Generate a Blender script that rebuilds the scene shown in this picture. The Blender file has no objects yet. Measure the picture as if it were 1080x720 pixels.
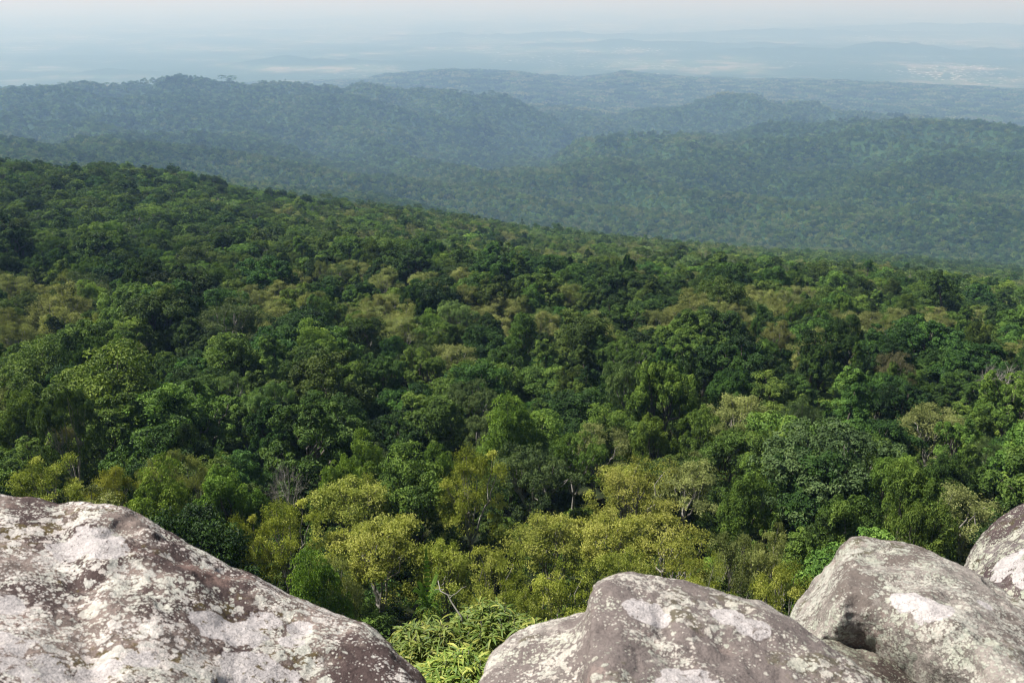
import bpy, math, random
import numpy as np
from math import radians as rad, sin, cos, pi, hypot, atan2

SC = bpy.context.scene
COL = SC.collection
rng = np.random.default_rng(11)
random.seed(5)

# ------------------------------------------------------------------ camera
F = 935.0
PITCH = math.atan(374.0 / F)
cam_d = bpy.data.cameras.new('camera')
cam = bpy.data.objects.new('camera', cam_d); COL.objects.link(cam)
cam.location = (0, 0, 0)
cam.rotation_euler = (pi / 2 - PITCH, 0, 0)
cam_d.sensor_width = 36.0
cam_d.lens = 36.0 * F / 1080.0
cam_d.clip_start = 0.05
cam_d.clip_end = 200000.0
cam_d.dof.use_dof = True
cam_d.dof.focus_distance = 80.0
cam_d.dof.aperture_fstop = 9.0
SC.camera = cam
FWD = np.array([0, cos(PITCH), -sin(PITCH)])
UP = np.array([0, sin(PITCH), cos(PITCH)])


def pdir(px, py):
    """direction through a point of the photograph (1080 x 720)"""
    v = FWD * F + UP * (360.0 - py)
    v = v + np.array([px - 540.0, 0, 0])
    return v / np.linalg.norm(v)


def proj(P):
    P = np.asarray(P, float)
    d = P @ FWD
    return 540 + F * P[..., 0] / d, 360 - F * (P @ UP) / d, d


# ------------------------------------------------------------------ noise
def _hash(ix, iy, iz, seed):
    h = (ix.astype(np.int64) * 374761393 + iy.astype(np.int64) * 668265263 + iz.astype(np.int64) * 2147483647 + seed * 144665) & 0xFFFFFFFF
    h = ((h ^ (h >> 13)) * 1274126177) & 0xFFFFFFFF
    h = ((h ^ (h >> 16)) * 2246822519) & 0xFFFFFFFF
    return ((h ^ (h >> 15)) & 0xFFFFFF) / float(0xFFFFFF)


def vnoise(x, y, z=None, seed=0):
    x = np.asarray(x, float); y = np.asarray(y, float)
    z = np.zeros_like(x) if z is None else np.asarray(z, float)
    ix, iy, iz = np.floor(x), np.floor(y), np.floor(z)
    fx, fy, fz = x - ix, y - iy, z - iz
    fx, fy, fz = [f * f * f * (f * (f * 6 - 15) + 10) for f in (fx, fy, fz)]
    r = 0
    for a in (0, 1):
        for b in (0, 1):
            for c in (0, 1):
                w = (fx if a else 1 - fx) * (fy if b else 1 - fy) * (fz if c else 1 - fz)
                r = r + w * _hash(ix + a, iy + b, iz + c, seed)
    return r * 2 - 1


def fbm(x, y, z=None, seed=0, octs=4, gain=.5):
    r = 0; a = 1.0; s = 1.0
    for i in range(octs):
        r = r + a * vnoise(x * s, y * s, None if z is None else z * s, seed + i * 17)
        a *= gain; s *= 2.03
    return r


def sstep(a, b, x):
    t = np.clip((x - a) / (b - a), 0, 1)
    return t * t * (3 - 2 * t)


# ------------------------------------------------------------------ mesh helpers
def make_mesh(name, V, Fq=None, Ft=None, tone=None, mats=(), fmat=None, smooth=False):
    me = bpy.data.meshes.new(name)
    V = np.asarray(V, np.float32)
    me.vertices.add(len(V)); me.vertices.foreach_set('co', V.ravel())
    faces = []; starts = []; tot = []
    n = 0
    for Fa, k in ((Fq, 4), (Ft, 3)):
        if Fa is not None and len(Fa):
            Fa = np.asarray(Fa, np.int32)
            faces.append(Fa.ravel()); starts.append(n + np.arange(len(Fa)) * k); tot.append(np.full(len(Fa), k))
            n += Fa.size
    L = np.concatenate(faces); S = np.concatenate(starts).astype(np.int32)
    me.loops.add(len(L)); me.loops.foreach_set('vertex_index', L)
    me.polygons.add(len(S)); me.polygons.foreach_set('loop_start', S)
    if fmat is not None:
        me.polygons.foreach_set('material_index', np.asarray(fmat, np.int32))
    if smooth is not False:
        sm = np.ones(len(S), bool) if smooth is True else np.asarray(smooth, bool)
        me.polygons.foreach_set('use_smooth', sm)
    for m in mats:
        me.materials.append(m)
    if tone is not None:
        a = me.attributes.new('tone', 'FLOAT', 'POINT'); a.data.foreach_set('value', np.asarray(tone, np.float32))
    me.update(calc_edges=True)
    return me


class Geo:
    def __init__(self):
        self.V = []; self.Q = []; self.T = []; self.n = 0; self.qm = []; self.tone = []; self.qs = []

    def add(self, V, Q, mat=0, tone=None, smooth=False):
        V = np.asarray(V, float).reshape(-1, 3); Q = np.asarray(Q, int).reshape(-1, 4)
        self.V.append(V); self.Q.append(Q + self.n); self.n += len(V)
        self.qm.append(np.full(len(Q), mat)); self.qs.append(np.full(len(Q), smooth))
        self.tone.append(np.full(len(V), .5) if tone is None else np.asarray(tone, float))

    def mesh(self, name, mats):
        return make_mesh(name, np.concatenate(self.V), np.concatenate(self.Q), None, np.concatenate(self.tone), mats, np.concatenate(self.qm), np.concatenate(self.qs))


def unit(v):
    return v / np.maximum(np.linalg.norm(v, axis=-1, keepdims=True), 1e-9)


def leaves(g, C, N, size, tone, mat=0, aspect=.5, r=rng, fold=.18):
    """rhombic leaf faces at C with normals about N"""
    n = len(C)
    a = unit(np.cross(N, r.normal(size=(n, 3))))
    b = np.cross(N, a)
    s = (size * r.uniform(.65, 1.3, n))[:, None] if np.isscalar(size) else size[:, None]
    V = np.empty((n, 4, 3))
    V[:, 0] = C - a * s * .5
    V[:, 1] = C + b * s * aspect * .5 + N * s * fold * .5
    V[:, 2] = C + a * s * .5 - N * s * fold
    V[:, 3] = C - b * s * aspect * .5 + N * s * fold * .5
    Q = np.arange(n * 4).reshape(n, 4)
    g.add(V, Q, mat, np.repeat(tone, 4))


def tube(g, pts, radii, mat=1, k=6, tone=.5):
    pts = np.asarray(pts, float); radii = np.asarray(radii, float)
    n = len(pts)
    T = unit(np.gradient(pts, axis=0))
    ref = np.array([.3, .2, 1.0]) if abs(T[0][2]) < .8 else np.array([1.0, .2, 0])
    A = unit(np.cross(T, ref)); B = np.cross(T, A)
    an = np.arange(k) * 2 * pi / k
    V = pts[:, None] + radii[:, None, None] * (A[:, None] * np.cos(an)[None, :, None] + B[:, None] * np.sin(an)[None, :, None])
    Q = []
    for i in range(n - 1):
        for j in range(k):
            j2 = (j + 1) % k
            Q.append((i * k + j, i * k + j2, (i + 1) * k + j2, (i + 1) * k + j))
    g.add(V.reshape(-1, 3), Q, mat, np.full(n * k, tone), True)


def limb(r, p0, p1, sag=.12, n=6, wob=.06):
    p0 = np.asarray(p0, float); p1 = np.asarray(p1, float)
    t = np.linspace(0, 1, n)[:, None]
    L = np.linalg.norm(p1 - p0)
    P = p0 * (1 - t) + p1 * t
    P[:, 2] -= (np.sin(t[:, 0] * pi)) * L * sag
    w = r.normal(size=(n, 3)) * L * wob; w[0] = 0; w[-1] = 0
    return P + w


# ------------------------------------------------------------------ materials
def nmat(name):
    m = bpy.data.materials.new(name); m.use_nodes = True
    nt = m.node_tree; nt.nodes.clear()
    return m, nt.nodes, nt.links


def N(ns, t, **k):
    n = ns.new(t)
    for a, b in k.items():
        setattr(n, a, b)
    return n


def ramp(ns, stops, interp='LINEAR'):
    n = ns.new('ShaderNodeValToRGB'); cr = n.color_ramp; cr.interpolation = interp
    while len(cr.elements) < len(stops):
        cr.elements.new(.5)
    for e, (p, c) in zip(cr.elements, stops):
        e.position = p; e.color = (c[0], c[1], c[2], 1) if not np.isscalar(c) else (c, c, c, 1)
    return n


def foliage(name, dark, mid, light, gloss=.35, trans=.22, calm=0):
    m, ns, L = nmat(name)
    at = N(ns, 'ShaderNodeAttribute', attribute_name='tone')
    r = ramp(ns, [(0, dark), (.5, mid), (1, light)])
    L.new(at.outputs['Fac'], r.inputs[0])
    oi = N(ns, 'ShaderNodeObjectInfo')
    hs = N(ns, 'ShaderNodeHueSaturation')
    mr = N(ns, 'ShaderNodeMapRange'); mr.inputs[3].default_value = .478; mr.inputs[4].default_value = .506
    mv = N(ns, 'ShaderNodeMapRange'); mv.inputs[3].default_value = .8 if calm else .6; mv.inputs[4].default_value = 1.2 if calm else 1.5
    if calm: mr.inputs[3].default_value = .492; mr.inputs[4].default_value = .512
    mul = N(ns, 'ShaderNodeMath', operation='MULTIPLY'); mul.inputs[1].default_value = 7.31
    fr = N(ns, 'ShaderNodeMath', operation='FRACT')
    L.new(oi.outputs['Random'], mr.inputs[0]); L.new(oi.outputs['Random'], mul.inputs[0]); L.new(mul.outputs[0], fr.inputs[0]); L.new(fr.outputs[0], mv.inputs[0])
    L.new(mr.outputs[0], hs.inputs['Hue']); L.new(mv.outputs[0], hs.inputs['Value'])
    L.new(r.outputs[0], hs.inputs['Color'])
    b = N(ns, 'ShaderNodeBsdfPrincipled'); b.inputs['Roughness'].default_value = .6; b.inputs['Specular IOR Level'].default_value = gloss
    L.new(hs.outputs[0], b.inputs['Base Color'])
    t = N(ns, 'ShaderNodeBsdfTranslucent')
    mx = N(ns, 'ShaderNodeMix', data_type='RGBA', blend_type='MULTIPLY'); mx.inputs[0].default_value = 1
    mx.inputs[7].default_value = (1.25, 1.35, .55, 1)
    L.new(hs.outputs[0], mx.inputs[6]); L.new(mx.outputs[2], t.inputs[0])
    ms = N(ns, 'ShaderNodeMixShader'); ms.inputs[0].default_value = trans
    L.new(b.outputs[0], ms.inputs[1]); L.new(t.outputs[0], ms.inputs[2])
    o = N(ns, 'ShaderNodeOutputMaterial'); L.new(ms.outputs[0], o.inputs[0])
    return m


def plain_mat(name, c1, c2, rough=.85, scale=6.0):
    m, ns, L = nmat(name)
    g = N(ns, 'ShaderNodeNewGeometry')
    nz = N(ns, 'ShaderNodeTexNoise'); nz.inputs['Scale'].default_value = scale; nz.inputs['Detail'].default_value = 6
    L.new(g.outputs['Position'], nz.inputs['Vector'])
    r = ramp(ns, [(.35, c1), (.65, c2)]); L.new(nz.outputs[0], r.inputs[0])
    b = N(ns, 'ShaderNodeBsdfPrincipled'); b.inputs['Roughness'].default_value = rough
    L.new(r.outputs[0], b.inputs['Base Color'])
    o = N(ns, 'ShaderNodeOutputMaterial'); L.new(b.outputs[0], o.inputs[0])
    return m


M = {}
M['deep'] = foliage('deep_green_leaves', (.015, .036, .007), (.037, .088, .015), (.088, .172, .028), .2)
M['mid'] = foliage('mid_green_leaves', (.026, .052, .009), (.076, .142, .022), (.152, .235, .042), .2)
M['fresh'] = foliage('fresh_green_leaves', (.045, .086, .012), (.118, .200, .030), (.210, .300, .050), .2)
M['olive'] = foliage('olive_leaves', (.075, .092, .026), (.200, .222, .070), (.360, .375, .140), .2, .25, 1)
M['yellow'] = foliage('yellow_green_leaves', (.095, .120, .014), (.265, .295, .048), (.470, .470, .125), .2, .26, 1)
M['pale'] = foliage('pale_green_leaves', (.045, .080, .026), (.110, .175, .055), (.185, .260, .085), .2)
M['dry'] = foliage('dry_brown_leaves', (.070, .066, .030), (.165, .160, .075), (.260, .250, .130), .2, .22, 1)
M['shrub'] = foliage('shrub_leaves', (.045, .095, .012), (.150, .230, .030), (.430, .420, .085), .45, .3, 1)
M['bark'] = plain_mat('grey_brown_bark', (.06, .05, .035), (.16, .14, .11))
M['palebark'] = plain_mat('pale_bark', (.16, .15, .12), (.34, .31, .27))

# ------------------------------------------------------------------ terrain
CAN = 9.0   # canopy height above the ground
# each line: hidden or visible ridge, foot or row of the canopy as seen from the lookout: (px, py, horizontal distance)
LINES = [
    [(0, 720, 37), (540, 720, 36), (1080, 720, 37)],
    [(0, 560, 58), (540, 560, 57), (1080, 560, 60)],
    [(0, 400, 108), (540, 400, 108), (1080, 415, 112)],
    [(0, 290, 190), (300, 300, 180), (700, 310, 185), (1080, 335, 200)],
    [(0, 225, 300), (300, 245, 300), (600, 275, 310), (1080, 310, 330)],
    [(-300, 168, 470), (0, 176, 470), (100, 177, 480), (200, 187, 500), (270, 199, 520), (350, 211, 550), (450, 222, 600), (540, 238, 640), (640, 251, 690), (720, 258, 720), (850, 272, 700), (950, 283, 690), (1080, 294, 690), (1350, 310, 690)],
    # after the crest: dips on the left, runs on into the valley on the right
    [(-300, 195, 680), (0, 200, 680), (300, 228, 720), (540, 256, 790), (700, 268, 860), (850, 264, 880), (1080, 284, 880), (1350, 290, 900)],
    [(-300, 176, 950), (0, 172, 950), (200, 184, 950), (300, 196, 980), (400, 205, 1000), (540, 238, 1050), (640, 248, 1090), (800, 250, 1100), (1080, 262, 1120), (1350, 265, 1120)],
    [(-300, 140, 1500), (0, 146, 1500), (200, 158, 1450), (330, 176, 1420), (400, 185, 1400), (470, 186, 1420), (540, 178, 1480), (600, 160, 1600), (660, 150, 1720), (700, 148, 1780), (740, 139, 1850), (800, 137, 1900), (900, 136, 1900), (1000, 138, 1880), (1080, 144, 1850), (1350, 160, 1800)],
    [(-300, 128, 1800), (0, 133, 1800), (200, 138, 1800), (400, 150, 1800), (500, 162, 1850), (600, 170, 2050), (700, 160, 2200), (800, 150, 2250), (1080, 158, 2200), (1350, 170, 2200)],
    [(-300, 104, 2250), (-60, 99, 2250), (0, 96, 2250), (60, 93, 2250), (110, 97, 2250), (150, 91, 2250), (190, 88, 2250), (230, 95, 2300), (330, 97, 2300), (385, 94, 2300), (410, 99, 2300), (470, 105, 2350), (540, 112, 2400), (600, 124, 2400), (650, 134, 2450), (700, 120, 2600), (745, 106, 2650), (780, 107, 2650), (820, 112, 2650), (870, 119, 2700), (940, 131, 2700), (1000, 133, 2700), (1080, 140, 2700), (1350, 150, 2700)],
    [(-300, 130, 3100), (0, 125, 3100), (400, 112, 3100), (540, 112, 3150), (650, 120, 3150), (800, 122, 3300), (1080, 138, 3300), (1350, 150, 3300)],
    [(-300, 108, 4000), (0, 104, 4000), (300, 98, 4000), (380, 92, 4000), (410, 84, 4000), (440, 81, 4000), (480, 77, 4000), (520, 79, 4000), (560, 84, 4000), (610, 90, 4100), (640, 84, 4100), (660, 80, 4100), (690, 85, 4150), (760, 90, 4200), (900, 92, 4200), (980, 97, 4200), (1080, 104, 4200), (1350, 110, 4200)],
]
ABS = [  # z of the ground at fixed distance, after the ridges
    (8700, -765), (11500, -775), (20000, -780), (60000, -780)]
NEAR = [(.2, -2.5), (1.9, -2.6), (2.8, -3.6), (4.5, -5.6), (7.0, -8.0), (9.5, -9.6), (12, -13), (18, -22), (26, -33)]

FAR = [1, 1, 1, 1, 1, 1, 1.18, 1.38, 1.55, 1.6, 1.62, 1.62, 1.62]
azs = []; rs = []; zs = []
for ln, ff in zip(LINES, FAR):
    a = []; r_ = []; z_ = []
    for px, py, r in ln:
        d = pdir(px, py); h = hypot(d[0], d[1])
        r *= ff
        a.append(atan2(d[0], d[1])); r_.append(r); z_.append(d[2] / h * r - CAN)
    azs.append(a); rs.append(r_); zs.append(z_)


def terrain(x, y, detail=True):
    x = np.asarray(x, float); y = np.asarray(y, float); shp = x.shape
    x = x.ravel(); y = y.ravel()
    r = np.maximum(np.hypot(x, y), .21); az = np.arctan2(x, y)
    n = len(x)
    cols_r = [np.full(n, v[0]) for v in NEAR]; cols_z = [np.full(n, float(v[1])) for v in NEAR]
    for a, r_, z_ in zip(azs, rs, zs):
        cols_r.append(np.interp(az, a, r_)); cols_z.append(np.interp(az, a, z_))
    for v in ABS:
        cols_r.append(np.full(n, float(v[0]))); cols_z.append(np.full(n, float(v[1])))
    X = np.log(np.stack(cols_r, 1)); Z = np.stack(cols_z, 1)
    K = X.shape[1]
    h = np.diff(X, axis=1); dl = np.diff(Z, axis=1) / h
    mm = np.zeros_like(Z)
    w1 = 2 * h[:, 1:] + h[:, :-1]; w2 = h[:, 1:] + 2 * h[:, :-1]
    same = dl[:, 1:] * dl[:, :-1] > 0
    with np.errstate(divide='ignore', invalid='ignore'):
        mi = (w1 + w2) / (w1 / dl[:, :-1] + w2 / dl[:, 1:])
    mm[:, 1:-1] = np.where(same, mi, 0)
    mm[:, 0] = dl[:, 0]; mm[:, -1] = dl[:, -1]
    lr = np.clip(np.log(r), X[:, 0], X[:, -1])
    k = np.clip((X <= lr[:, None]).sum(1) - 1, 0, K - 2)
    i = np.arange(n)
    x0 = X[i, k]; hh = h[i, k]; t = (lr - x0) / hh
    z = (Z[i, k] * (1 + 2 * t) * (1 - t) ** 2 + hh * mm[i, k] * t * (1 - t) ** 2 + Z[i, k + 1] * t * t * (3 - 2 * t) + hh * mm[i, k + 1] * t * t * (t - 1))
    if detail:
        z = z + fbm(x / 9, y / 9, seed=3, octs=3) * .8 * sstep(3, 12, r) * (1 - sstep(6000, 9000, r))
        z = z + fbm(x / 45, y / 45, seed=5, octs=2) * 2.2 * sstep(60, 140, r) * (1 - sstep(6000, 9000, r))
        gul = -np.abs(fbm((x + y * .35) / 400, (y - x * .2) / 520, seed=8, octs=3)) * 1.0 + .45
        z = z + gul * 75 * sstep(1150, 1900, r) * (1 - .5 * sstep(4000, 6400, r)) * (1 - sstep(7200, 9000, r))
        z = z + fbm(x / 1500, y / 1500, seed=12, octs=3) * 14 * sstep(9000, 12000, r)
        # low isolated hills standing out of the plain
        for (px, py, d0, hgt, wx, wy) in PLAIN_HILLS:
            dd = pdir(px, py); hz = hypot(dd[0], dd[1]); d0 = d0 * 1.62; hgt = hgt * 1.3; wx = wx * 1.6; wy = wy * 1.6; cx = dd[0] / hz * d0; cy = dd[1] / hz * d0
            g = np.exp(-((x - cx) / wx) ** 2 - ((y - cy) / wy) ** 2)
            z = z + g * hgt * (1 + .5 * fbm(x / 500, y / 500, seed=21, octs=4))
    # the cliff-top plateau behind the lookout
    w = sstep(rad(75), rad(115), np.abs(az))
    z = z * (1 - w) + w * (-2.5 - .02 * r * 0 + fbm(x / 6, y / 6, seed=4) * .15)
    return z.reshape(shp)


PLAIN_HILLS = [(340, 84, 6200, 80, 500, 200), (140, 95, 5800, 45, 300, 160), (1010, 44, 12500, 90, 1500, 500), (1180, 42, 12500, 110, 1500, 500),
               (700, 72, 8000, 60, 1400, 300), (930, 75, 7600, 70, 1500, 300), (560, 66, 9500, 60, 1500, 300), (860, 56, 10500, 60, 1500, 300)]


def polar_mesh(name, az, r, mats):
    A, R = np.meshgrid(az, r, indexing='ij')
    x = np.sin(A) * R; y = np.cos(A) * R
    z = terrain(x, y)
    V = np.stack([x, y, z], -1).reshape(-1, 3)
    na, nr = A.shape
    i = np.arange(na - 1)[:, None] * nr + np.arange(nr - 1)[None]
    Q = np.stack([i, i + nr, i + nr + 1, i + 1], -1).reshape(-1, 4)
    me = make_mesh(name, V, Q, None, None, mats, smooth=True)
    o = bpy.data.objects.new(name, me); COL.objects.link(o)
    return o


# ground material: forest floor near, fields and towns on the plain, dark wooded patches between
m, ns, L = nmat('ground_surface')
g = N(ns, 'ShaderNodeNewGeometry')
sep = N(ns, 'ShaderNodeSeparateXYZ'); L.new(g.outputs['Position'], sep.inputs[0])
ln_ = N(ns, 'ShaderNodeVectorMath', operation='LENGTH'); L.new(g.outputs['Position'], ln_.inputs[0])


def tex(kind, scale, **k):
    t = N(ns, kind); t.inputs['Scale'].default_value = scale
    for a, b in k.items():
        t.inputs[a].default_value = b
    L.new(g.outputs['Position'], t.inputs['Vector'])
    return t


n1 = tex('ShaderNodeTexNoise', .5, Detail=8)
floor_c = ramp(ns, [(.3, (.010, .014, .006)), (.55, (.022, .03, .010)), (.75, (.05, .045, .022))]); L.new(n1.outputs[0], floor_c.inputs[0])
n2 = tex('ShaderNodeTexNoise', .012, Detail=10, Roughness=.7)
wood_c = ramp(ns, [(.3, (.012, .03, .010)), (.6, (.03, .065, .018)), (.8, (.06, .09, .03))]); L.new(n2.outputs[0], wood_c.inputs[0])
v1 = tex('ShaderNodeTexVoronoi', .0055)
fld = ramp(ns, [(0, (.04, .08, .03)), (.3, (.09, .12, .06)), (.5, (.12, .13, .08)), (.7, (.06, .10, .04)), (.85, (.17, .17, .13)), (1, (.12, .14, .08))], 'CONSTANT')
sepc = N(ns, 'ShaderNodeSeparateColor'); L.new(v1.outputs['Color'], sepc.inputs[0]); L.new(sepc.outputs[0], fld.inputs[0])
n3 = tex('ShaderNodeTexNoise', .00055, Detail=6, Roughness=.65)
fw = ramp(ns, [(.46, 0.0), (.56, 1.0)]); L.new(n3.outputs[0], fw.inputs[0])
mixf = N(ns, 'ShaderNodeMix', data_type='RGBA'); L.new(fw.outputs[0], mixf.inputs[0]); L.new(wood_c.outputs[0], mixf.inputs[6]); L.new(fld.outputs[0], mixf.inputs[7])
# towns: pale flecks
v2 = tex('ShaderNodeTexVoronoi', .0125)
tw = ramp(ns, [(.17, 1.0), (.27, 0.0)]); L.new(v2.outputs['Distance'], tw.inputs[0])
n4 = tex('ShaderNodeTexNoise', .0009, Detail=4)
tz = ramp(ns, [(.50, 0.0), (.66, 1.0)]); L.new(n4.outputs[0], tz.inputs[0])
tx = N(ns, 'ShaderNodeMapRange', interpolation_type='SMOOTHSTEP'); tx.inputs[1].default_value = -3500; tx.inputs[2].default_value = 1200; tx.inputs[4].default_value = .75; L.new(sep.outputs[0], tx.inputs[0])
tmx = N(ns, 'ShaderNodeMath', operation='MULTIPLY'); L.new(tz.outputs[0], tmx.inputs[0]); L.new(tx.outputs[0], tmx.inputs[1])
tm = N(ns, 'ShaderNodeMath', operation='MULTIPLY'); L.new(tw.outputs[0], tm.inputs[0]); L.new(tmx.outputs[0], tm.inputs[1])
mixt = N(ns, 'ShaderNodeMix', data_type='RGBA'); L.new(tm.outputs[0], mixt.inputs[0]); L.new(mixf.outputs[2], mixt.inputs[6]); mixt.inputs[7].default_value = (.85, .83, .78, 1)
# on hills the forest stays
zr = N(ns, 'ShaderNodeMapRange'); zr.inputs[1].default_value = -745; zr.inputs[2].default_value = -762; L.new(sep.outputs[2], zr.inputs[0])
mixh = N(ns, 'ShaderNodeMix', data_type='RGBA'); L.new(zr.outputs[0], mixh.inputs[0]); L.new(wood_c.outputs[0], mixh.inputs[6]); L.new(mixt.outputs[2], mixh.inputs[7])
nr_ = N(ns, 'ShaderNodeMapRange'); nr_.inputs[1].default_value = 700; nr_.inputs[2].default_value = 1600; L.new(ln_.outputs['Value'], nr_.inputs[0])
mixn = N(ns, 'ShaderNodeMix', data_type='RGBA'); L.new(nr_.outputs[0], mixn.inputs[0]); L.new(floor_c.outputs[0], mixn.inputs[6]); L.new(mixh.outputs[2], mixn.inputs[7])
# bare grey cliff rock close to the lookout
rk = tex('ShaderNodeTexNoise', 3.0, Detail=9, Roughness=.7)
rk_c = ramp(ns, [(.3, (.03, .025, .02)), (.5, (.14, .12, .10)), (.7, (.36, .34, .30))]); L.new(rk.outputs[0], rk_c.inputs[0])
rr = N(ns, 'ShaderNodeMapRange'); rr.inputs[1].default_value = 6; rr.inputs[2].default_value = 9; L.new(ln_.outputs['Value'], rr.inputs[0])
mixr = N(ns, 'ShaderNodeMix', data_type='RGBA'); L.new(rr.outputs[0], mixr.inputs[0]); L.new(rk_c.outputs[0], mixr.inputs[6]); L.new(mixn.outputs[2], mixr.inputs[7])
b = N(ns, 'ShaderNodeBsdfPrincipled'); b.inputs['Roughness'].default_value = .95; b.inputs['Specular IOR Level'].default_value = .1
L.new(mixr.outputs[2], b.inputs['Base Color'])
bm = N(ns, 'ShaderNodeBump'); bm.inputs['Strength'].default_value = .6; bm.inputs['Distance'].default_value = .3
L.new(n1.outputs[0], bm.inputs['Height']); L.new(bm.outputs[0], b.inputs['Normal'])
o = N(ns, 'ShaderNodeOutputMaterial'); L.new(b.outputs[0], o.inputs[0])
M['ground'] = m

az_f = np.concatenate([np.linspace(-180, -60, 41)[:-1], np.linspace(-60, -34, 31)[:-1], np.linspace(-34, 34, 341)[:-1], np.linspace(34, 60, 31)[:-1], np.linspace(60, 180, 41)])
r_f = np.concatenate([[.25], np.exp(np.linspace(math.log(1.0), math.log(60000), 620))])
gr = polar_mesh('ground', np.radians(az_f), r_f, [M['ground']])
gr['kind'] = 'structure'


# ------------------------------------------------------------------ tree kinds
def sph(r, n, up=.0):
    d = r.normal(size=(n, 3)); d[:, 2] += up
    return unit(d)


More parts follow.
